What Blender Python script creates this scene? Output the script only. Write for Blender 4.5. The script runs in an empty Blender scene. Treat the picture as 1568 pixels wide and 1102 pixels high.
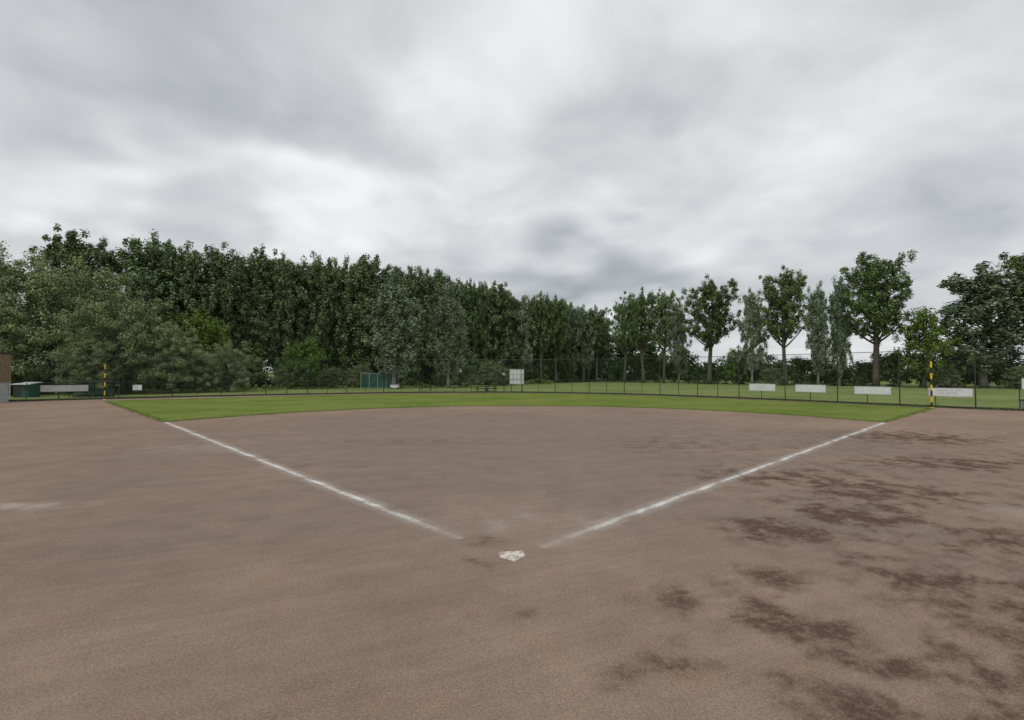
import bpy, math, random
import numpy as np
from mathutils import Vector, noise as mnoise
random.seed(7); rng=np.random.default_rng(7)
S=bpy.context.scene
S.view_settings.view_transform='Standard'; S.view_settings.look='None'; S.view_settings.exposure=0
COL=S.collection

# ------------------------------------------------------------ node helpers
class NB:
    def __init__(s,tree): s.t=tree; s.n=tree.nodes; s.l=tree.links
    def node(s,ty,ins=None,**kw):
        n=s.n.new(ty)
        for k,v in kw.items(): setattr(n,k,v)
        if ins:
            for k,v in ins.items(): s.put(n.inputs[k],v)
        return n
    def put(s,sock,v):
        if isinstance(v,bpy.types.NodeSocket): s.l.new(v,sock)
        else: sock.default_value=v
    def m(s,op,a,b=0.0,c=0.0,clamp=False):
        n=s.n.new('ShaderNodeMath'); n.operation=op; n.use_clamp=clamp
        s.put(n.inputs[0],a); s.put(n.inputs[1],b); s.put(n.inputs[2],c); return n.outputs[0]
    def v(s,op,a,b=(0,0,0),scale=None):
        n=s.n.new('ShaderNodeVectorMath'); n.operation=op
        s.put(n.inputs[0],a); s.put(n.inputs[1],b)
        if scale is not None: s.put(n.inputs['Scale'],scale)
        return n.outputs['Value'] if op in('LENGTH','DOT_PRODUCT','DISTANCE') else n.outputs[0]
    def noise(s,vec,scale,detail=3,rough=.5,dist=0.0,color=False):
        n=s.node('ShaderNodeTexNoise',{'Vector':vec,'Scale':scale,'Detail':detail,'Roughness':rough,'Distortion':dist})
        return n.outputs['Color'] if color else n.outputs['Fac']
    def mix(s,f,a,b,mode='MIX'):
        n=s.n.new('ShaderNodeMix'); n.data_type='RGBA'; n.blend_type=mode
        s.put(n.inputs[0],f)
        for i,x in ((6,a),(7,b)):
            if isinstance(x,tuple) and len(x)==3: x=x+(1,)
            s.put(n.inputs[i],x)
        return n.outputs[2]
    def rng(s,v,a,b,c=0.,d=1.,smooth=True):
        n=s.n.new('ShaderNodeMapRange'); n.interpolation_type='SMOOTHSTEP' if smooth else 'LINEAR'
        for i,x in enumerate((v,a,b,c,d)): s.put(n.inputs[i],x)
        return n.outputs[0]
    def scalecol(s,col,f):
        return s.v('SCALE',col,scale=f)

def newmat(name):
    m=bpy.data.materials.new(name); m.use_nodes=True; m.node_tree.nodes.clear()
    b=NB(m.node_tree); out=b.node('ShaderNodeOutputMaterial'); return m,b,out

def simple(name,col,rough=.6,var=.25,scale=6,metal=0.0,bump=0.0,dirt=None,dcut=.50):
    m,b,out=newmat(name)
    pos=b.node('ShaderNodeTexCoord').outputs['Object']
    n1=b.noise(pos,scale,4,.6)
    f=b.rng(n1,.3,.7,1-var,1+var)
    c=b.scalecol(tuple(col),f)
    if dirt:
        c=b.mix(b.rng(b.noise(pos,scale*.5,5,.7),dcut,dcut+.14,0,.8),c,dirt)
    p=b.node('ShaderNodeBsdfPrincipled',{'Base Color':c,'Roughness':rough,'Metallic':metal})
    if bump:
        bp=b.node('ShaderNodeBump',{'Height':n1,'Strength':bump,'Distance':.02}); b.put(p.inputs['Normal'],bp.outputs[0])
    b.l.new(p.outputs[0],out.inputs[0]); return m

def foliage(name,dark,light,pale=None,palef=0.0):
    m,b,out=newmat(name)
    a=b.node('ShaderNodeAttribute',attribute_name='tint').outputs['Fac']
    oi=b.node('ShaderNodeObjectInfo').outputs['Random']
    c=b.mix(a,dark,light)
    if pale:
        rp=b.node('ShaderNodeNewGeometry').outputs['Random Per Island']
        c=b.mix(b.m('GREATER_THAN',rp,1-palef),c,pale)
    c=b.scalecol(c,b.rng(oi,0,1,.80,1.22,False))
    hs=b.node('ShaderNodeHueSaturation',{'Hue':b.rng(b.m('FRACT',b.m('MULTIPLY',oi,7.31)),0,1,.492,.516,False),'Saturation':1.0,'Value':1.0,'Fac':1.0,'Color':c})
    p=b.node('ShaderNodeBsdfDiffuse',{'Color':hs.outputs[0]})
    b.l.new(p.outputs[0],out.inputs[0]); return m

# ------------------------------------------------------------ world
SUN_EL,SUN_AZ=math.radians(52),math.radians(205)
w=bpy.data.worlds.new("World"); S.world=w; w.use_nodes=True; w.node_tree.nodes.clear()
b=NB(w.node_tree); out=b.node('ShaderNodeOutputWorld')
sky=b.node('ShaderNodeTexSky',sky_type='NISHITA',sun_disc=False,sun_elevation=SUN_EL,sun_rotation=SUN_AZ)
bg1=b.node('ShaderNodeBackground',{'Color':sky.outputs[0],'Strength':.09})
d=b.node('ShaderNodeTexCoord').outputs['Generated']
sx=b.node('ShaderNodeSeparateXYZ',{0:d})
den=b.m('ADD',b.m('MAXIMUM',sx.outputs[2],0.0),.28)
P=b.node('ShaderNodeCombineXYZ',{0:b.m('DIVIDE',sx.outputs[0],den),1:b.m('DIVIDE',sx.outputs[1],den),2:0.0}).outputs[0]
wn=b.v('SUBTRACT',b.noise(P,2.4,2,.5,color=True),(.5,.5,.5))
DW=b.v('ADD',d,b.v('SCALE',wn,scale=.42))
n1=b.noise(P,1.75,5,.5,.3)
n2=b.noise(b.v('ADD',P,(7,3,1)),4.4,3,.5,.5)
val=b.m('ADD',.70,b.m('MULTIPLY',b.m('SUBTRACT',n1,.5),.85))
val=b.m('ADD',val,b.m('MULTIPLY',b.m('SUBTRACT',n2,.5),.34))
blobs=[(-6,27,8,5,.26),(10,36,10,4,.16),(-17,18,5,3,.26),(30,30,8,5,.26),(-42,16,9,3,.22),(-33,17,9,3,.14),
 (15,18,9,4,.12),(-14,12,9,3,.14),(27,11,9,3,.12),
 (-30,27,12,5,-.18),(-22,23,9,4,-.13),(13,26,11,4,-.14),(10,10,16,2.8,-.38),(-32,13,12,2.2,-.18),(37,13,9,2.2,-.10)]
for (az,el,sa,se,a) in blobs:
    A,E=math.radians(az),math.radians(el)
    bd=(math.sin(A)*math.cos(E),math.cos(A)*math.cos(E),math.sin(E))
    q=b.v('MULTIPLY',b.v('SUBTRACT',DW,bd),(1/math.radians(sa),1/math.radians(sa),1/math.radians(se)))
    g=b.m('EXPONENT',b.m('MULTIPLY',b.v('DOT_PRODUCT',q,q),-.5))
    val=b.m('MULTIPLY_ADD',g,a,val)
r=b.node('ShaderNodeValToRGB',{0:val})
e=r.color_ramp.elements
e[0].position=.08; e[0].color=(.29,.31,.335,1)
e[1].position=1.05; e[1].color=(.93,.95,.97,1)
x=e.new(.4); x.color=(.455,.480,.502,1)
x=e.new(.7); x.color=(.67,.69,.705,1)
bg2=b.node('ShaderNodeBackground',{'Color':r.outputs[0],'Strength':1.0})
mx=b.node('ShaderNodeMixShader',{0:.94,1:bg1.outputs[0],2:bg2.outputs[0]})
b.l.new(mx.outputs[0],out.inputs[0])

sl=bpy.data.lights.new('sun','SUN'); sl.energy=1.35; sl.angle=math.radians(22); sl.color=(1,.95,.87)
so=bpy.data.objects.new('sun',sl); COL.objects.link(so)
sd=Vector((math.sin(SUN_AZ)*math.cos(SUN_EL),math.cos(SUN_AZ)*math.cos(SUN_EL),math.sin(SUN_EL)))
so.rotation_euler=sd.to_track_quat('Z','Y').to_euler(); so.location=sd*100

cam=bpy.data.cameras.new('camera'); co=bpy.data.objects.new('camera',cam); COL.objects.link(co)
cam.lens=17.4; cam.sensor_width=36; cam.clip_end=5000; cam.clip_start=.1
co.location=(0,0,3.07); co.rotation_euler=(math.radians(91.44),0,0); S.camera=co

# ------------------------------------------------------------ mesh helpers
def obj(name,verts,faces,mats,fmat=None,parent=None,smooth=False):
    me=bpy.data.meshes.new(name); me.from_pydata([tuple(v) for v in verts],[],faces); me.update()
    for m in (mats if isinstance(mats,(list,tuple)) else [mats]): me.materials.append(m)
    if fmat: me.polygons.foreach_set('material_index',fmat)
    o=bpy.data.objects.new(name,me); COL.objects.link(o)
    if parent: o.parent=parent
    return o
class MB:
    def __init__(s): s.v=[]; s.f=[]; s.m=[]
    def box(s,c,size,rot=0.0,mat=0,tilt=0.0):
        hx,hy,hz=[k/2 for k in size]; i=len(s.v)
        for z in (-1,1):
            for x,y in ((-1,-1),(1,-1),(1,1),(-1,1)):
                X,Y,Z=x*hx,y*hy,z*hz
                Y,Z=Y*math.cos(tilt)-Z*math.sin(tilt),Y*math.sin(tilt)+Z*math.cos(tilt)
                s.v.append((c[0]+X*math.cos(rot)-Y*math.sin(rot),c[1]+X*math.sin(rot)+Y*math.cos(rot),c[2]+Z))
        for f in ((0,3,2,1),(4,5,6,7),(0,1,5,4),(1,2,6,5),(2,3,7,6),(3,0,4,7)):
            s.f.append(tuple(i+k for k in f)); s.m.append(mat)
    def tube(s,pts,rads,n=8,mat=0,cap=True):
        pts=[Vector(p) for p in pts]; base=len(s.v)
        for k,p in enumerate(pts):
            t=(pts[min(k+1,len(pts)-1)]-pts[max(k-1,0)]).normalized()
            a=t.cross(Vector((0,0,1)) if abs(t.z)<.9 else Vector((1,0,0))).normalized(); c=t.cross(a)
            for j in range(n):
                an=2*math.pi*j/n; s.v.append(tuple(p+(a*math.cos(an)+c*math.sin(an))*rads[k]))
        for k in range(len(pts)-1):
            for j in range(n):
                s.f.append((base+k*n+j,base+k*n+(j+1)%n,base+(k+1)*n+(j+1)%n,base+(k+1)*n+j)); s.m.append(mat)
        if cap:
            s.f.append(tuple(base+(len(pts)-1)*n+j for j in range(n))); s.m.append(mat)
            s.f.append(tuple(base+n-1-j for j in range(n))); s.m.append(mat)
    def make(s,name,mats,parent=None): return obj(name,s.v,s.f,mats,s.m,parent)
def empty(name,loc=(0,0,0)):
    o=bpy.data.objects.new(name,None); COL.objects.link(o); o.location=loc; return o

# ------------------------------------------------------------ layout curves
fence_ctrl=[(-70,37),(-62,45),(-53.5,51.7),(-44.5,58.2),(-33.7,65.6),(-20,72.0),(-8,74.8),(2,74.8),(15.9,68.6),(26.5,58.1),(32.8,49.5),(37.2,43.2),(41.5,38.5),(48,32.5),(56,26)]
def catmull(P,n=20):
    out=[]
    for i in range(1,len(P)-2):
        p0,p1,p2,p3=[np.array(P[k],float) for k in (i-1,i,i+1,i+2)]
        for k in range(n):
            t=k/n; out.append(.5*((2*p1)+(-p0+p2)*t+(2*p0-5*p1+4*p2-p3)*t*t+(-p0+3*p1-3*p2+p3)*t**3))
    out.append(np.array(P[-2],float)); return np.array(out)
fc=catmull(fence_ctrl)
def resample(C,step):
    d=np.r_[0,np.cumsum(np.linalg.norm(np.diff(C,axis=0),axis=1))]
    n=int(round(d[-1]/step)); s=np.linspace(0,d[-1],n+1)
    return np.c_[np.interp(s,d,C[:,0]),np.interp(s,d,C[:,1])]
fp=resample(fc,2.55)
def fence_at(x):
    i=np.argsort(fc[:,0]); return float(np.interp(x,fc[i,0],fc[i,1]))

# ------------------------------------------------------------ ground
def grassmat(name,A,B,C,sc=1.0,bumps=.6,dry=.4):
    m,b,out=newmat(name)
    pos=b.node('ShaderNodeNewGeometry').outputs['Position']
    big=b.noise(pos,.09*sc,3,.6); med=b.noise(pos,.9,3,.65); fine=b.noise(pos,14,2,.7)
    c=b.mix(b.rng(big,.35,.65),A,B)
    c=b.mix(b.rng(med,.42,.68,0,dry),c,C)
    c=b.scalecol(c,b.rng(fine,.3,.7,.5,1.45))
    p=b.node('ShaderNodeBsdfDiffuse',{'Color':c})
    bp=b.node('ShaderNodeBump',{'Height':fine,'Strength':bumps,'Distance':.05}); b.put(p.inputs['Normal'],bp.outputs[0])
    b.l.new(p.outputs[0],out.inputs[0]); return m
M_field=grassmat('field_grass',(.14,.195,.06),(.21,.25,.095),(.26,.27,.13))
M_out=grassmat('outfield_turf',(.112,.172,.030),(.172,.212,.052),(.21,.215,.09),sc=1.6,dry=.6)
n=48; vs=[(0,60,0)]; fs=[]
for k,R in enumerate((60,150,400,1200,3000)):
    for j in range(n): vs.append((R*math.cos(2*math.pi*j/n),60+R*math.sin(2*math.pi*j/n),0))
for j in range(n): fs.append((0,1+j,1+(j+1)%n))
for k in range(4):
    for j in range(n):
        a=1+k*n+j;c=1+k*n+(j+1)%n; fs.append((a,a+n,c+n,c))
obj('ground',vs,fs,M_field)

# dirt
m,b,out=newmat('red_shale'); M_dirt=m
pos=b.node('ShaderNodeNewGeometry').outputs['Position']
big=b.noise(pos,.16,3,.6); mid=b.noise(pos,1.1,4,.65)
fine=b.noise(pos,45,2,.75)
c=b.mix(b.rng(big,.35,.65),(.228,.168,.131),(.268,.198,.153))
dd=b.v('LENGTH',b.v('MULTIPLY',b.v('SUBTRACT',pos,(0.5,25,0)),(1/17.,1/17.,0)))
warpd=b.m('ADD',dd,b.m('MULTIPLY',b.m('SUBTRACT',big,.5),1.2))
c=b.mix(b.rng(warpd,.5,1.3,.7,0),c,(.208,.166,.143))
c=b.scalecol(c,b.rng(mid,.3,.7,.93,1.07))
rotp=b.node('ShaderNodeVectorRotate',{'Vector':pos,'Angle':math.radians(-24)},rotation_type='Z_AXIS').outputs[0]
st2=b.noise(b.v('MULTIPLY',rotp,(.15,3.4,1)),1.4,3,.7)
c=b.scalecol(c,b.rng(st2,.33,.67,.955,1.045))
or_=b.noise(b.v('ADD',pos,(5,1,0)),1.7,4,.7)
c=b.mix(b.rng(or_,.54,.72,0,.30),c,(.30,.182,.118))
c=b.mix(b.rng(or_,.30,.43,.18,0),c,(.16,.125,.105))
br=b.noise(pos,7.5,4,.8)
damp=b.node('ShaderNodeAttribute',attribute_name='damp').outputs['Fac']
lt=b.node('ShaderNodeAttribute',attribute_name='chalk_dust').outputs['Fac']
dm=b.m('MULTIPLY',damp,b.rng(br,.34,.62,.30,1))
c=b.mix(b.rng(damp,0,1.0,0,.50),c,(.13,.088,.066))
c=b.mix(b.rng(dm,.05,.85,0,.80),c,(.080,.050,.036))
c=b.mix(b.rng(b.m('MULTIPLY',lt,b.rng(fine,.3,.7,.6,1)),0,.9,0,.6),c,(.44,.39,.36))
c=b.scalecol(c,b.rng(fine,.28,.72,.76,1.24))
vor=b.node('ShaderNodeTexVoronoi',{'Vector':pos,'Scale':26.0})
sp=b.m('LESS_THAN',vor.outputs['Distance'],.11)
c=b.mix(b.m('MULTIPLY',sp,.5),c,b.mix(b.m('GREATER_THAN',b.node('ShaderNodeSeparateColor',{0:vor.outputs['Color']}).outputs[0],.5),(.09,.07,.06),(.38,.33,.29)))
p=b.node('ShaderNodeBsdfDiffuse',{'Color':c,'Roughness':.4})
bp=b.node('ShaderNodeBump',{'Height':fine,'Strength':.35,'Distance':.02}); b.put(p.inputs['Normal'],bp.outputs[0])
b.l.new(p.outputs[0],out.inputs[0])
X0,X1,Y0,Y1=-15.,26.,3.,27.; st=.11
nx=int((X1-X0)/st)+1; ny=int((Y1-Y0)/st)+1
gx=np.linspace(X0,X1,nx); gy=np.linspace(Y0,Y1,ny); GX,GY=np.meshgrid(gx,gy); GX=GX.ravel(); GY=GY.ravel()
W=np.array([mnoise.noise_vector((x*.8,y*.8,0))*.5+mnoise.noise_vector((x*2.6,y*2.6,4))*.3 for x,y in zip(GX,GY)])
FB=np.array([mnoise.fractal((x*1.7,y*1.7,2.),.6,2.1,5) for x,y in zip(GX,GY)])
def field(L,k=1.0):
    acc=np.zeros(len(GX))
    for (x,y,rx,ry,a) in L:
        q=((GX+W[:,0]-x)/(rx*k))**2+((GY+W[:,1]*.8-y)/(ry*k))**2
        acc=np.maximum(acc,a*np.exp(-.9*q))
    return acc
damp=field([(7.4,6.3,1.6,.9,1),(6.6,5.0,1.5,.8,1),(5.6,4.6,.9,.5,.9),(5.2,4.9,.9,.4,.8),(8.5,7.4,1.2,.4,.7),(2.9,6.65,.75,.42,.9),(3.45,5.95,.65,.45,1),(4.0,5.3,.7,.3,.9),(2.05,5.4,.42,.36,.75),
 (3.95,7.6,.45,.36,.7),(5.4,9.3,.9,.5,.9),(4.8,9.95,.8,.5,.8),(7.2,10.8,1.2,.8,.9),(9.2,13.0,1.6,1.2,.85),(8.0,14.8,2.0,1.0,.65),(19.2,23.5,2.4,1.6,.85),(14.8,16.8,2.2,.9,.8),
 (9.4,8.9,1.6,.5,.8),(5.9,7.7,.8,.4,.7),(3.0,4.4,.7,.32,.85),(4.6,4.3,1.2,.4,.9),(-.62,9.0,.42,.3,.85),(-.2,6.5,.3,.12,.8),(.35,6.3,.3,.12,.8),(-.55,8.05,.25,.15,.7),(1.4,5.2,.4,.2,.45),
 (18,13.5,2.6,1.0,.7),(13,11.5,1.8,.5,.55),(21,18,2.5,.8,.5),(-8,16.5,3.5,.9,.25),(6,21,4.5,1.8,.22),(-4,22,5,1.6,.3),(-6.5,13,2.2,.6,.22)],1.18)
damp=np.clip(damp*(.85+1.0*FB),0,1)+np.clip(.28*np.clip((GX-2)/5,0,1)*np.clip(.15+FB*2.5,0,1),0,.3)
lt=field([(-11.6,11.6,1.5,.4,1),(-13,11.5,1.5,.5,.7),(11.4,11,1.1,.6,.6),(-.3,10.4,1.5,1.1,.4),(1.6,10.4,1.2,1.1,.35),(.3,22.6,.5,.45,.35),(-13.5,20,2.6,1.6,.4)])
lt=np.clip(lt*(.8+.8*FB),0,1)
vs=[(x,y,.004) for x,y in zip(GX,GY)]
fs=[(j*nx+i,j*nx+i+1,(j+1)*nx+i+1,(j+1)*nx+i) for j in range(ny-1) for i in range(nx-1)]
def panel(P):
    k=len(vs); vs.extend([(x,y,.004) for x,y in P]); fs.append(tuple(range(k,k+len(P))))
panel([(-62,-30),(60,-30),(60,Y0),(-62,Y0)]); panel([(-62,Y0),(X0,Y0),(X0,Y1),(-62,Y1)]); panel([(X1,Y0),(56,Y0),(56,26),(54.6,Y1),(X1,Y1)])
fi=[q for q in fc if q[1]>Y1+.05]
panel(([(-62,Y1)]+[(54.6,Y1)]+[(q[0],q[1]) for q in fi[::-1]]))
o=obj('infield_dirt',vs,fs,M_dirt)
pad=np.zeros(len(vs)-len(GX))
for nm,a in (('damp',damp),('chalk_dust',lt)):
    at=o.data.attributes.new(nm,'FLOAT','POINT'); at.data.foreach_set('value',np.r_[a,pad])

# outfield turf
arc=[]; cx,cy,R=.75,21.8,23.8
a0=math.atan2(30.6-cy,-21.4-cx); a1=math.atan2(30.6-cy,22.9-cx)
for k in range(600):
    a=a0+(a1-a0)*k/599; rr=R+.25*mnoise.noise((a*9,0,0))+.16*mnoise.noise((a*60,3,0)); arc.append((cx+rr*math.cos(a),cy+rr*math.sin(a)))
def jit(p,q,nn,amp=.14):
    o=[]
    for k in range(nn):
        t=k/nn; x=p[0]+(q[0]-p[0])*t; y=p[1]+(q[1]-p[1])*t
        o.append((x+amp*mnoise.noise((x*2.1,y*2.1,1)),y+amp*mnoise.noise((x*2.1,y*2.1,9))))
    return o
far=[(35.8,42.3),(31.6,48.3),(25.4,56.8),(15.0,67.1),(2,72.9),(-8,72.2),(-20,68.6),(-32,61.6),(-43.2,52.8)]
pts=arc+jit((22.9,30.6),(35.8,42.3),60)
fr=catmull([(38,38)]+far+[(-50,48)],20)
for k in range(len(fr)-1): pts+=jit(fr[k],fr[k+1],3,.15)
pts+=jit((-43.2,52.8),(-21.4,30.6),90)
obj('outfield_grass',[(x,y,.009) for x,y in pts],[tuple(range(len(pts)))],M_out)
edge_pts=np.array(pts)

# chalk lines
m,b,out=newmat('chalk'); M_chalk=m
oc=b.node('ShaderNodeTexCoord').outputs['Object']; sx=b.node('ShaderNodeSeparateXYZ',{0:oc})
ay=b.m('ABSOLUTE',b.m('ADD',sx.outputs[1],b.m('MULTIPLY',b.m('SUBTRACT',b.noise(oc,.9,3,.5),.5),.16)))
core=b.rng(ay,.02,.105,.95,0); halo=b.rng(ay,.05,.36,.36,0)
patch=b.rng(b.noise(b.v('MULTIPLY',oc,(.8,1,1)),1.1,4,.65),.34,.60,.25,1)
gr=b.rng(b.noise(oc,24,3,.75),.33,.60,.3,1)
al=b.m('MULTIPLY',b.m('ADD',core,halo,clamp=True),b.m('MULTIPLY',patch,gr))
al=b.m('MULTIPLY',al,b.rng(sx.outputs[0],0,3.5,0.3,1))
p=b.node('ShaderNodeBsdfDiffuse',{'Color':(.79,.77,.74,1)})
tr=b.node('ShaderNodeBsdfTransparent')
mx=b.node('ShaderNodeMixShader',{0:al,1:tr.outputs[0],2:p.outputs[0]}); b.l.new(mx.outputs[0],out.inputs[0])
def line(p,q):
    d=Vector((q[0]-p[0],q[1]-p[1])); L=d.length
    o=obj('foul_line',[(0,-.44,0),(L,-.44,0),(L,.44,0),(0,.44,0)],[(0,1,2,3)],M_chalk)
    o.location=(p[0],p[1],.014); o.rotation_euler=(0,0,math.atan2(d.y,d.x))
line((-.95,9.15),(-21.35,30.55)); line((.50,8.75),(22.75,30.3))

# home plate
M_plate=simple('plate_rubber',(.62,.56,.50),.7,.1,14,bump=.3,dirt=(.22,.15,.12),dcut=.46)
hp=[(0,0),(.215,.215),(.215,.43),(-.215,.43),(-.215,.215)]
o=obj('home_plate',[(x,y,0) for x,y in hp]+[(x*.96,y*.96+.008,.018) for x,y in hp],[(5,6,7,8,9)]+[(k,(k+1)%5,5+(k+1)%5,5+k) for k in range(5)],M_plate)
o.location=(.04,8.10,.006); o.rotation_euler=(0,0,math.radians(8))

# ------------------------------------------------------------ fence
M_steel=simple('fence_steel',(.026,.033,.030),.5,.2,3)
m,b,out=newmat('chain_link'); M_link=m
uv=b.node('ShaderNodeUVMap').outputs[0]; sx=b.node('ShaderNodeSeparateXYZ',{0:uv})
def wires(e):
    f=b.m('FRACT',b.m('DIVIDE',e,.075)); return b.m('LESS_THAN',f,.055)
al=b.m('MAXIMUM',wires(b.m('ADD',sx.outputs[0],sx.outputs[1])),wires(b.m('ADD',b.m('SUBTRACT',sx.outputs[0],sx.outputs[1]),200.0)))
p=b.node('ShaderNodeBsdfDiffuse',{'Color':(.06,.07,.065,1)})
tr=b.node('ShaderNodeBsdfTransparent')
mx=b.node('ShaderNodeMixShader',{0:al,1:tr.outputs[0],2:p.outputs[0]}); b.l.new(mx.outputs[0],out.inputs[0])
fence=empty('perimeter_fence')
FH=5.0
mb=MB()
for i,(x,y) in enumerate(fp):
    if i%2==0: mb.tube([(x,y,0),(x,y,2.0),(x,y,FH+.05)],[.055,.045,.036],8)
    else: mb.tube([(x,y,0),(x,y,1.95)],[.036,.036],6)
for z,r_ in ((.16,.035),(1.95,.024),(FH,.032)):
    mb.tube([(x,y-.0,z) for x,y in fp],[r_]*len(fp),6)
mb.make('posts_and_rails',M_steel,fence)
vs=[];fs=[];us=[];s=0
for i,(x,y) in enumerate(fp):
    if i: s+=math.dist(fp[i],fp[i-1])
    vs+=[(x,y-.07,.03),(x,y-.07,FH)]; us.append(s)
for i in range(len(fp)-1): fs.append((2*i,2*i+2,2*i+3,2*i+1))
o=obj('chain_link_mesh',vs,fs,M_link,parent=fence)
ul=o.data.uv_layers.new(name='UVMap')
for li,l in enumerate(o.data.loops):
    vi=l.vertex_index; ul.data[li].uv=(us[vi//2],vs[vi][2])
M_kerb=simple('kerb_board',(.040,.034,.028),.8,.3,5,bump=.3)
mb=MB()
for i in range(len(fp)-1):
    a,c_=fp[i],fp[i+1]; mid_=(a+c_)/2; ang=math.atan2(c_[1]-a[1],c_[0]-a[0])
    mb.box((mid_[0],mid_[1]-.12,.085),(math.dist(a,c_)-.01,.03,.18),ang)
mb.make('kerb_board',M_kerb,fence)

# foul poles
M_yel=simple('yellow_paint',(.75,.50,.02),.45,.08,5); M_blk=simple('black_paint',(.02,.02,.02),.5,.1,5)
def foul_pole(x,y,H,r_):
    mb=MB(); n=8
    for k in range(n): mb.tube([(0,0,k*H/n),(0,0,(k+1)*H/n)],[r_,r_],12,mat=(k%2))
    mb.tube([(0,0,H),(0,0,H+.04)],[r_+.01,.02],12,mat=1); mb.tube([(0,0,0),(0,0,.05)],[.16,.14],12,mat=1)
    mb.make('foul_pole',[M_blk,M_yel]).location=(x,y,0)
foul_pole(-46.2,56.2,3.95,.055); foul_pole(36.4,43.0,4.0,.075)

# banners on fence
M_white=simple('banner_white',(.66,.67,.68),.6,.08,2,dirt=(.46,.46,.45)); M_grey=simple('banner_grey',(.36,.37,.37),.6,.12,3)
def letter_rows(mb,W,z0,z1,rot):
    for k in range(3):
        zz=z0+(z1-z0)*(.28+.22*k); wl=W*random.uniform(.35,.7); nn=int(wl/.12)
        for j in range(nn):
            if random.random()<.8:
                u=-wl/2+j*.12; mb.box((u*math.cos(rot),-.03*math.cos(rot)+u*math.sin(rot),zz),(.07,.008,.09),rot,1)
def banner(x,W,z0,z1,mat=M_white,txt=True):
    y=fence_at(x); ang=math.atan2(fence_at(x+1)-fence_at(x-1),2)
    mb=MB(); mb.box((0,0,(z0+z1)/2),(W,.03,z1-z0),ang)
    ca,sa=math.cos(ang),math.sin(ang)
    for u in (-W/2,W/2): mb.box((u*ca,u*sa,(z0+z1)/2),(.05,.045,z1-z0+.05),ang,2)
    for z in (z0,z1): mb.box((0,0,z),(W-.06,.045,.05),ang,2)
    if txt: letter_rows(mb,W,z0,z1,ang)
    mb.make('banner_sign',[mat,M_grey,M_steel if mat is not M_white else M_grey]).location=(x,y-.16,0)
for x,W,z0,z1 in ((28.2,2.9,1.02,1.78),(31.15,3.0,1.02,1.78),(34.3,3.0,1.0,1.72),(37.6,2.9,1.02,1.72),(41.7,3.4,1.75,2.6)): banner(x,W,z0,z1)
banner(-49.3,4.0,.95,1.7,M_grey,False); banner(-44.1,.85,1.0,1.6)

# scoreboard
mb=MB()
mb.box((0,0,2.42),(2.2,.08,2.3),0,0)
for k in range(5): mb.box((-1.1+.55*k,-.06,2.42),(.05,.04,2.36),0,1)
for k in range(4): mb.box((0,-.058,1.27+.766*k),(2.2,.03,.05),0,1)
for u in (-.85,.85): mb.tube([(u,.1,0),(u,.1,3.5)],[.05,.05],8,mat=2); mb.tube([(u,.12,1.8),(u,1.3,0)],[.03,.03],6,mat=2)
mb.make('scoreboard',[M_white,M_grey,M_steel]).location=(.75,77.5,0)
mb=MB(); mb.tube([(0,0,0),(0,0,4.7)],[.05,.035],8); mb.tube([(0,0,4.6),(-.55,0,4.75)],[.025,.025],6); mb.box((-.65,0,4.74),(.4,.16,.1),0,1)
mb.tube([(.0,0,3.0),(.5,0,3.05)],[.02,.02],6); mb.box((.0,-.05,2.8),(.45,.03,.35),0,1)
mb.make('lamp_post',[M_steel,M_grey]).location=(-1.3,79,0)

# batting cage
M_teal=simple('teal_frame',(.05,.16,.14),.5,.15,3)
m,b,out=newmat('teal_net'); M_net=m
oc=b.node('ShaderNodeTexCoord').outputs['Object']; sx=b.node('ShaderNodeSeparateXYZ',{0:oc})
def ww(e): return b.m('LESS_THAN',b.m('FRACT',b.m('DIVIDE',b.m('ADD',e,100.0),.06)),.40)
al=b.m('MAXIMUM',ww(b.m('ADD',sx.outputs[0],sx.outputs[1])),ww(sx.outputs[2]))
p=b.node('ShaderNodeBsdfDiffuse',{'Color':(.04,.12,.10,1)})
tr=b.node('ShaderNodeBsdfTransparent')
mx=b.node('ShaderNodeMixShader',{0:al,1:tr.outputs[0],2:p.outputs[0]}); b.l.new(mx.outputs[0],out.inputs[0])
cage=empty('batting_cage',(-26.3,97,0)); 
mb=MB()
for ix in range(5):
    for iy in range(2):
        x=-3.3+1.65*ix; mb.tube([(x,iy*3.4,0),(x,iy*3.4,2.9)],[.06,.06],8,mat=1)
for iy in range(2):
    for z in (.05,2.9): mb.tube([(-3.3,iy*3.4,z),(3.3,iy*3.4,z)],[.04,.04],6,mat=1 if z>1 else 0)
for ix in range(5): mb.tube([(-3.3+1.65*ix,0,2.9),(-3.3+1.65*ix,3.4,2.9)],[.03,.03],6)
mb.make('frame',[M_teal,M_grey],cage)
vs=[(-3.3,0,.1),(3.3,0,.1),(3.3,3.4,.1),(-3.3,3.4,.1),(-3.3,0,2.85),(3.3,0,2.85),(3.3,3.4,2.85),(-3.3,3.4,2.85)]
obj('netting',vs,[(0,1,5,4),(1,2,6,5),(2,3,7,6),(3,0,4,7)],M_net,parent=cage)
mb=MB(); mb.box((0,0,.45),(1.5,.8,.6)); mb.box((0,0,.78),(1.6,.9,.06),0,1)
for u in (-.6,.6): mb.tube([(u,-.45,.16),(u,.45,.16)],[.16,.16],12,mat=2)
mb.make('pitch_cover_trolley',[M_white,M_grey,M_blk]).location=(-22,93,0)

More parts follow.
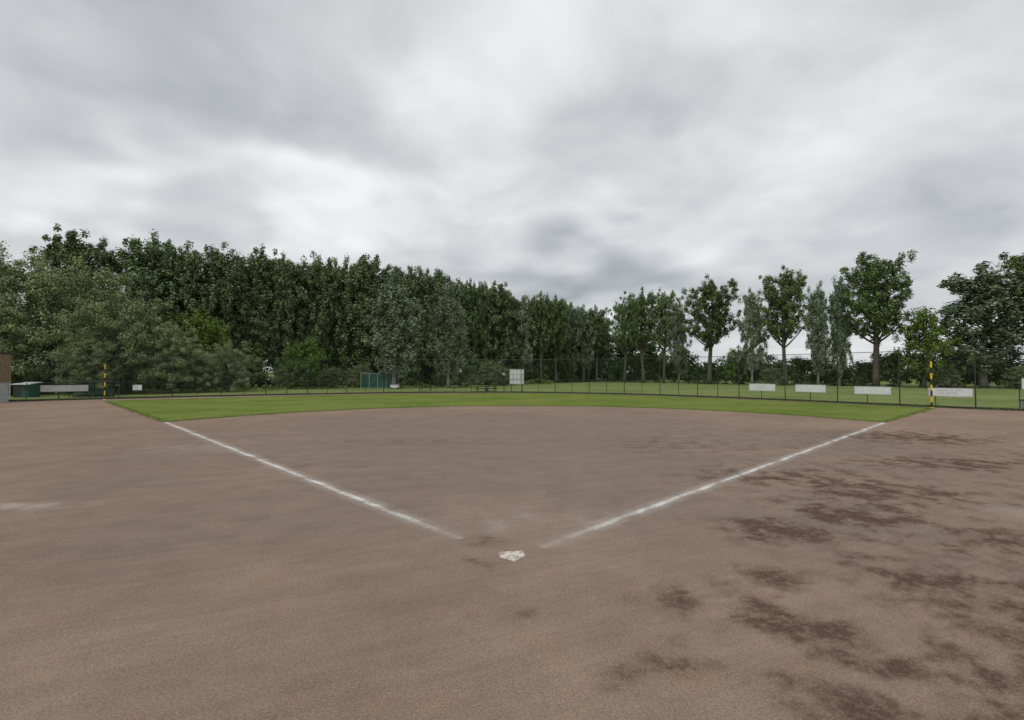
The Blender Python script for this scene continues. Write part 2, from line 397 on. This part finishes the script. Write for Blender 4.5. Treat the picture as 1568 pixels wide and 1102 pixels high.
# picnic benches
M_dw=simple('dark_wood',(.030,.025,.02),.7,.3,6,bump=.2)
def picnic(x,y,rot):
    mb=MB()
    for k in range(5): mb.box((0,-.3+.15*k,.78),(2.1,.135,.07))
    for s_ in (-1,1):
        for k in range(2): mb.box((0,s_*(.62+.15*k),.46),(2.1,.13,.06))
    for u in (-.75,.75):
        mb.box((u,0,.70),(.10,.72,.09)); mb.box((u,0,.39),(.10,1.55,.09))
        for s_ in (-1,1): mb.tube([(u+.08,s_*.25,.72),(u+.08,s_*.62,0)],[.065,.065],6)
    o=mb.make('picnic_bench',M_dw); o.location=(x,y,0); o.rotation_euler=(0,0,rot)
picnic(-14.6,84,.2); picnic(-4.9,80,.1); picnic(-3.6,81.5,-.3)

# left side structures
M_grn=simple('green_paint',(.02,.09,.07),.5,.15,3)
M_timber=simple('timber_cladding',(.20,.15,.085),.8,.25,4,bump=.4)
mb=MB(); mb.box((0,0,.82),(1.9,1.5,1.64),0,0); mb.box((0,-.05,1.72),(2.2,1.9,.07),0,1,tilt=.12)
mb.box((-.45,-.765,.75),(.7,.03,1.4),0,2); mb.box((.5,-.765,1.1),(.6,.03,.5),0,2)
for k in range(9): mb.box((-.9+.225*k,-.76,.82),(.02,.02,1.6),0,2)
mb.tube([(-1.2,-.9,0),(-1.2,-.9,2.0)],[.04,.04],6,mat=1)
mb.make('tool_shed',[M_grn,M_white,M_blk]).location=(-60.2,61.5,0)
mb=MB()
mb.box((0,.7,2.0),(4.2,1.6,.08),0,1,tilt=.06)
for u in (-2.0,0,2.0):
    for yy in (0,1.4): mb.tube([(u,yy,0),(u,yy,1.97)],[.04,.04],8,mat=1)
mb.box((0,1.42,.55),(4.0,.04,1.0),0,0)
mb.box((0,1.05,.45),(3.8,.35,.05),0,2)
for u in (-1.7,0,1.7): mb.box((u,1.05,.21),(.08,.3,.42),0,2)
o=mb.make('dugout',[M_grn,M_steel,M_timber]); o.location=(-51.3,60.4,0); o.rotation_euler=(0,0,.5)
mb=MB()
mb.box((0,0,3.55),(6.0,4.0,2.9),0,0); mb.box((0,0,1.05),(5.8,3.8,2.1),0,1)
mb.box((0,0,5.06),(6.3,4.3,.1),0,2)
for k in range(14): mb.box((0,-2.01,2.2+.2*k),(6.0,.03,.17),0,0); mb.box((3.01,0,2.2+.2*k),(.03,4.0,.17),0,0)
mb.box((2.96,.3,1.0),(.12,1.0,1.98),0,2)
mb.make('timber_shed',[M_timber,M_grey,M_steel]).location=(-54.9,49.3,0)
mb=MB(); mb.box((0,0,.42),(1.5,.8,.75),0,0); mb.box((0,0,.83),(1.6,.9,.07),0,1)
for u in (-.5,0,.5): mb.box((u,-.41,.42),(.04,.02,.7),0,1)
mb.box((-.6,0,.025),(.1,.8,.05),0,1); mb.box((.6,0,.025),(.1,.8,.05),0,1)
mb.make('equipment_box',[M_grey,M_steel]).location=(42.3,40.2,0)

# ------------------------------------------------------------ foliage
def quads(cent,nrm,size,asp,tint,trunk=None,name='tree',mats=()):
    N=len(cent)
    r_=rng.normal(size=(N,3)); t=np.cross(nrm,r_); t/=np.linalg.norm(t,axis=1)[:,None]+1e-9
    bt=np.cross(nrm,t); 
    a=t*(size*asp)[:,None]*.5; c=bt*(size)[:,None]*.5
    V=np.empty((N,4,3)); V[:,0]=cent-c; V[:,1]=cent+a*1.0-c*.1; V[:,2]=cent+c; V[:,3]=cent-a-c*.1
    V=V.reshape(-1,3); nv=len(V)
    tv=np.array(trunk.v) if trunk and trunk.v else np.zeros((0,3)); tf=trunk.f if trunk else []
    loops=np.arange(nv); tl=np.array([i for f in tf for i in f],dtype=int)+nv if tf else np.zeros(0,int)
    ls=np.arange(N)*4; lt=np.full(N,4)
    if tf:
        cnt=np.array([len(f) for f in tf]); st_=nv+np.r_[0,np.cumsum(cnt)[:-1]]
        ls=np.r_[ls,st_]; lt=np.r_[lt,cnt]
    me=bpy.data.meshes.new(name)
    allv=np.vstack([V,tv]); me.vertices.add(len(allv)); me.vertices.foreach_set('co',allv.ravel())
    L=np.r_[loops,tl]; me.loops.add(len(L)); me.loops.foreach_set('vertex_index',L)
    me.polygons.add(len(ls)); me.polygons.foreach_set('loop_start',ls); me.polygons.foreach_set('loop_total',lt)
    mi=np.r_[np.zeros(N,int),np.ones(len(tf),int)]; me.polygons.foreach_set('material_index',mi)
    for m in mats: me.materials.append(m)
    at=me.attributes.new('tint','FLOAT','FACE'); at.data.foreach_set('value',np.r_[tint,np.zeros(len(tf))])
    me.update(); me.validate(); return me

def leaves_for(cl,sig,per,lsize,asp,up=.55,rnd=.7):
    K=len(cl); d=rng.normal(size=(K,per,3)); d/=np.linalg.norm(d,axis=2)[...,None]
    rad=rng.random((K,per,1))**.5
    c=cl[:,None,:]+d*rad*sig[:,None,:]
    nr=d+rng.normal(size=d.shape)*rnd*.6; nr[...,2]+=up; nr/=np.linalg.norm(nr,axis=2)[...,None]
    ct=rng.random((K,1)); tint=np.clip(.05+.6*ct+.45*rng.random((K,per)),0,1)
    size=lsize*(.6+.8*rng.random((K,per)))
    return c.reshape(-1,3),nr.reshape(-1,3),size.ravel(),np.full(K*per,asp),tint.ravel()

def tree(name,mats,H,zc,R,prof,nl,cpl,per,sig,ls,rise=(.15,.3),asp=.7,trunk_r=.35,seed=1,inner=.3,zs=1.3,drop=0.0,gap=0.0,tips=0):
    rr=random.Random(seed); tb=MB(); cl=[];sg=[]
    lean=[rr.uniform(-.5,.5),rr.uniform(-.5,.5)]
    def axis(z): t=z/H; return Vector((lean[0]*math.sin(t*3)+.2*math.sin(t*7+seed),lean[1]*math.sin(t*2.6)+.2*math.cos(t*6+seed)-.2,z))
    tp=[axis(H*.93*k/12) for k in range(13)]
    tb.tube(tp,[trunk_r*(1.25 if k==0 else 1)*(1-k/13)**.8+.03 for k in range(13)],8,mat=1)
    for i in range(nl):
        t=(i+.5)/nl; az=i*2.39996+rr.uniform(-.4,.4)
        z0=zc*.8+(H*.84-zc*.8)*t**1.0
        z1=min(z0+H*rr.uniform(*rise)*(1-.5*t),H*.985)
        tt=max(0,min(1,(z1-zc)/(H-zc)))
        lob=1+.20*math.sin(az*2+seed)+.15*math.sin(az*3+tt*5+seed*2)
        re=R*prof(tt)*rr.uniform(.70,1.1)*lob
        if rr.random()<gap: re*=.5
        p0=axis(z0); p1=axis(z1)+Vector((math.cos(az)*re,math.sin(az)*re,0))
        pl=[]
        for k in range(6):
            s_=k/5; q=p0.lerp(p1,s_); q.z+=(-.10*(z1-z0)*math.sin(s_*math.pi)); q+=Vector((rr.uniform(-.2,.2),rr.uniform(-.2,.2),rr.uniform(-.15,.15)))*s_
            pl.append(q)
        r0=trunk_r*.42*(1-t*.7)
        tb.tube(pl,[r0*(1-k/5.6)+.012 for k in range(6)],5,mat=1,cap=False)
        for k in range(cpl):
            s_=inner+(1-inner)*(k+rr.random())/cpl; s_=min(s_,1.02)
            q=p0.lerp(p1,s_); jx=sig*.8
            q=q+Vector((rr.gauss(0,jx),rr.gauss(0,jx),rr.gauss(0,jx*.9)-drop*rr.random()))
            cl.append(q); k_=rr.uniform(.55,1.3); sg.append((sig*k_,sig*k_,sig*k_*zs))
        if tips and rr.random()<.6:
            q=p1+Vector((rr.gauss(0,.2),rr.gauss(0,.2),.7)); cl.append(q); sg.append((.42,.42,.8))
    for k in range(5):
        q=axis(H*(.84+.035*k)); cl.append(q+Vector((rr.gauss(0,.5),rr.gauss(0,.5),0))); sg.append((sig*.8,sig*.8,sig*1.2))
    if tips:
        for j in range(tips):
            a=rr.uniform(0,6.28); rad=rr.uniform(R*.15,R*.75); base=axis(H*rr.uniform(.82,.93)-rad*.5)+Vector((math.cos(a)*rad,math.sin(a)*rad,0))
            for k in range(4): cl.append(base+Vector((rr.gauss(0,.2),rr.gauss(0,.2),.7*k))); sg.append((.85-.17*k,.85-.17*k,.8))
    cl=np.array([tuple(q) for q in cl]); sg=np.array(sg)
    c,nr,sz,asps,ti=leaves_for(cl,sg,per,ls,asp)
    return quads(c,nr,sz,asps,ti,tb,name,mats)

M_bark=simple('bark',(.10,.09,.07),.9,.35,3,bump=.6); M_barkl=simple('bark_pale',(.22,.21,.18),.9,.35,3,bump=.5)
F_pop=foliage('poplar_leaves',(.072,.108,.052),(.215,.262,.125),(.34,.37,.28),.06)
F_pop2=foliage('poplar_leaves_right',(.060,.098,.038),(.185,.245,.092),(.30,.33,.22),.05)
F_wil=foliage('willow_leaves',(.105,.150,.062),(.255,.31,.150),(.34,.37,.25),.08)
F_sil=foliage('silver_poplar_leaves',(.092,.130,.074),(.215,.262,.160),(.33,.36,.29),.08)
F_shr=foliage('shrub_leaves',(.030,.058,.020),(.105,.155,.048))
F_dk=foliage('woodland_leaves',(.035,.060,.026),(.09,.13,.055))
F_yg=foliage('lime_leaves',(.075,.13,.024),(.19,.26,.068))

oval=lambda t: max(.05,math.sin(math.pi*(.10+.86*t)))**.75
column=lambda t: max(.3,math.sin(math.pi*(.18+.72*t)))**.6
vase=lambda t: max(.1,math.sin(math.pi*(.12+.76*t**1.05)))**.6
dome=lambda t: max(.12,math.sqrt(max(0,1-(t*.96)**2.4)))
POP=[tree('poplar_mesh_%d'%k,[F_pop,M_bark],28,4,4.3,column,50,5,72,.85,.36,rise=(.12,.26),seed=10+k,zs=1.45,tips=6,gap=.12) for k in range(6)]
POPR=[tree('poplar_broad_mesh_%d'%k,[F_pop2,M_bark],28.5,10.5,7.4,vase,62,6,74,.82,.36,rise=(.14,.26),seed=30+k,zs=1.15,gap=.25,trunk_r=.55) for k in range(4)]
SIL=[tree('silver_mesh_%d'%k,[F_sil,M_barkl],23,3.0,4.3,oval,54,5,80,.78,.36,rise=(.10,.25),seed=50+k,zs=1.5,drop=.8) for k in range(3)]
WIL=[tree('willow_mesh_%d'%k,[F_wil,M_bark],20,1.0,8.5,dome,62,4,150,1.25,.30,rise=(.04,.16),seed=70+k,zs=.8,asp=.55,inner=.5) for k in range(3)]
YG=[tree('lime_mesh',[F_yg,M_bark],14,1.5,5,oval,30,4,80,.9,.36,seed=90)]
def put(name,meshes,baseH,x,y,H,wf=1.0):
    me=random.choice(meshes); o=bpy.data.objects.new(name,me); COL.objects.link(o)
    s_=H/baseH; o.location=(x,y,-.02); o.scale=(s_*wf,s_*wf,s_); o.rotation_euler=(0,0,random.uniform(0,6.28)); return o
path=np.array([(-92,78),(-73.5,88),(-55.5,97),(-45.8,104),(-27.7,114),(-4,130),(13,153),(27,178)],float)
rp=resample(path,5.8)
for i,(x,y) in enumerate(rp):
    if x<-77: continue
    H=27.8+random.uniform(-1.6,1.0)-(2.4 if x>-2 else 0)+(1.6 if -67<x<-30 else 0)
    put('poplar_tree',POP,28,x+random.uniform(-1,1),y+random.uniform(-1.2,1.2),H,random.uniform(.9,1.25))
for i,(x,y) in enumerate(rp):
    if x<-72: continue
    put('poplar_tree',POP,28,x+2.8+random.uniform(-1,1),y+6+random.uniform(-1.5,1.5),26.5+random.uniform(-2,1.0)-(2.4 if x>-2 else 0),1.2)
for x,y,H,wf in ((38.5,145,28.3,.85),(34,150,26,.75),(43.8,143,27.5,.7),(27.5,160,25,.8),(8,140,26.3,.75),(13,145,26.0,.7),(-9.5,124,26.8,.62),
   (51.7,130,28.6,1.05),(65.3,118,28.8,.88),(77.9,106,29.2,1.12),(101,94,28,1.1),(112,90,28,1.1)):
    put('poplar_tree',POPR,28.5,x,y,H,wf)
for x,y,H,wf in ((-22.5,95,23,1.15),(-12.4,98,20.6,.95),(59.3,122,23.8,.74),(69.8,113,23.8,.66),(73.2,111,24.8,.62),(47.2,140,23,.7),(92.3,97,24.8,1.75),(30,165,23,1),(18,155,25,.95),(23,160,25,.9),(2.5,135,24,.8)):
    put('silver_poplar_tree',SIL,23,x,y,H,wf)
for x,y,H,wf in ((-74,70,21.5,1.05),(-63.5,72,20.0,1.0),(-55.5,70.5,15.0,1.05),(-84,76,23,1.1),(-68,66,13,1),(-50,73,10.5,1.0),(-57,66.5,8.5,1.1),(-78,65,15,1.1),(-44.5,78,8,1.1)):
    put('willow_tree',WIL,20,x,y,H,wf)
put('lime_tree',YG,14,83,100,15.5,1.0); put('lime_tree',YG,14,57.5,128,9,1.0)
put('lime_tree',YG,14,-52,82,13,1.0); put('lime_tree',YG,14,-38,92,9,1.2)

def mass(name,mat,pts,depth,hmin,hmax,dens,per=60,sig=1.1,ls=.42,seed=0,nf=.11):
    C=resample(np.array(pts,float),.5); K=int(len(C)*.5*dens*hmax); cl=[]
    for k in range(K):
        i=rng.integers(0,len(C)); x,y=C[i]
        hh=hmin+(hmax-hmin)*min(1,max(0,.5+1.1*mnoise.noise((x*nf+seed,y*nf,seed*1.7))))
        u=rng.random(); dd=rng.random()*depth
        z=hh*u**.75*(1-.25*(1-dd/depth)*rng.random())
        cl.append((x+rng.normal()*.3,y+dd-(1-u)*1.0,z))
    cl=np.array(cl); sg=sig*(.6+.7*rng.random((len(cl),1)))*np.array([[1,1,.85]])
    sg[:,2]=np.minimum(sg[:,2],cl[:,2]+.3)
    c,nr,sz,asps,ti=leaves_for(cl,sg,per,ls,.7)
    c[:,2]=np.maximum(c[:,2],.03)
    me=quads(c,nr,sz,asps,ti,None,name,[mat]); o=bpy.data.objects.new(name,me); COL.objects.link(o)
mass('woodland_understory',F_shr,[(-95,74),(-73.5,83),(-45.8,99),(-27.7,109),(-4,125),(13,146),(27,168),(45,148),(52,138)],9,4,9,.6,per=70,sig=1.4,ls=.48,seed=1)
mass('woodland_understory',F_dk,[(-95,90),(-55,112),(-27,130),(-4,146),(20,185),(50,170)],8,10,18,.35,per=60,sig=2.4,ls=.9,seed=5)
mass('hedge',F_shr,[(50,136),(65,122),(78,110),(95,98),(125,88)],7,2.5,8.0,.8,per=60,sig=1.2,ls=.46,seed=3)
mass('distant_treeline',F_dk,[(40,200),(90,185),(150,160),(230,130)],20,5,10,.35,per=60,sig=2.4,ls=.9,seed=8)
mass('weed_bank',F_yg,[(-74,72),(-58,80),(-40,91),(-24,103),(-8,116),(10,130)],2.5,.6,2.0,1.3,per=50,sig=.5,ls=.28,seed=4,nf=.2)
for x,y,H in ((-31,101,5),(-36,99,4.2),(-42,94,5),(-9.5,103,5),(-2,113,4.5),(-15,104,3),(62,118,4.5),(86,98,4),(95,92,4.5),(-5,120,6)):
    put('shrub',WIL,20,x,y,H,1.5)

# rough grass along the fence foot and the turf edge
def tufts(name,base,h0,h1,sp):
    N=len(base); hgt=h0+(h1-h0)*rng.random(N)
    az=rng.random(N)*6.28; wd=.012+.015*rng.random(N)
    A=np.c_[base[:,0]-np.cos(az)*wd,base[:,1]-np.sin(az)*wd,np.full(N,.005)]
    B=np.c_[base[:,0]+np.cos(az)*wd,base[:,1]+np.sin(az)*wd,np.full(N,.005)]
    T=np.c_[base+rng.normal(size=(N,2))*sp,hgt]
    V=np.stack([A,B,T],1).reshape(-1,3)
    me=bpy.data.meshes.new(name); me.vertices.add(3*N); me.vertices.foreach_set('co',V.ravel()); me.loops.add(3*N); me.loops.foreach_set('vertex_index',np.arange(3*N))
    me.polygons.add(N); me.polygons.foreach_set('loop_start',np.arange(N)*3); me.polygons.foreach_set('loop_total',np.full(N,3))
    at=me.attributes.new('tint','FLOAT','FACE'); at.data.foreach_set('value',rng.random(N)); me.materials.append(F_gr); me.update()
    COL.objects.link(bpy.data.objects.new(name,me))
F_gr=foliage('rough_grass_blades',(.10,.15,.035),(.19,.23,.08))
N=26000
i=rng.random(N)*(len(fc)-1); i0=i.astype(int); f=(i-i0)[:,None]; base=fc[i0]*(1-f)+fc[i0+1]*f
dense=np.array([mnoise.noise((p_[0]*.35,p_[1]*.35,0)) for p_ in base])
base=base[dense>-.15]; base=base+np.c_[rng.normal(size=len(base))*.15,.12+rng.normal(size=len(base))*.13]
tufts('grass_tufts',base,.08,.30,.06)
N=30000
i=rng.random(N)*(len(edge_pts)-1); i0=i.astype(int); f=(i-i0)[:,None]; base=edge_pts[i0]*(1-f)+edge_pts[i0+1]*f
base=base+rng.normal(size=base.shape)*.16
tufts('turf_edge_grass',base,.03,.09,.02)
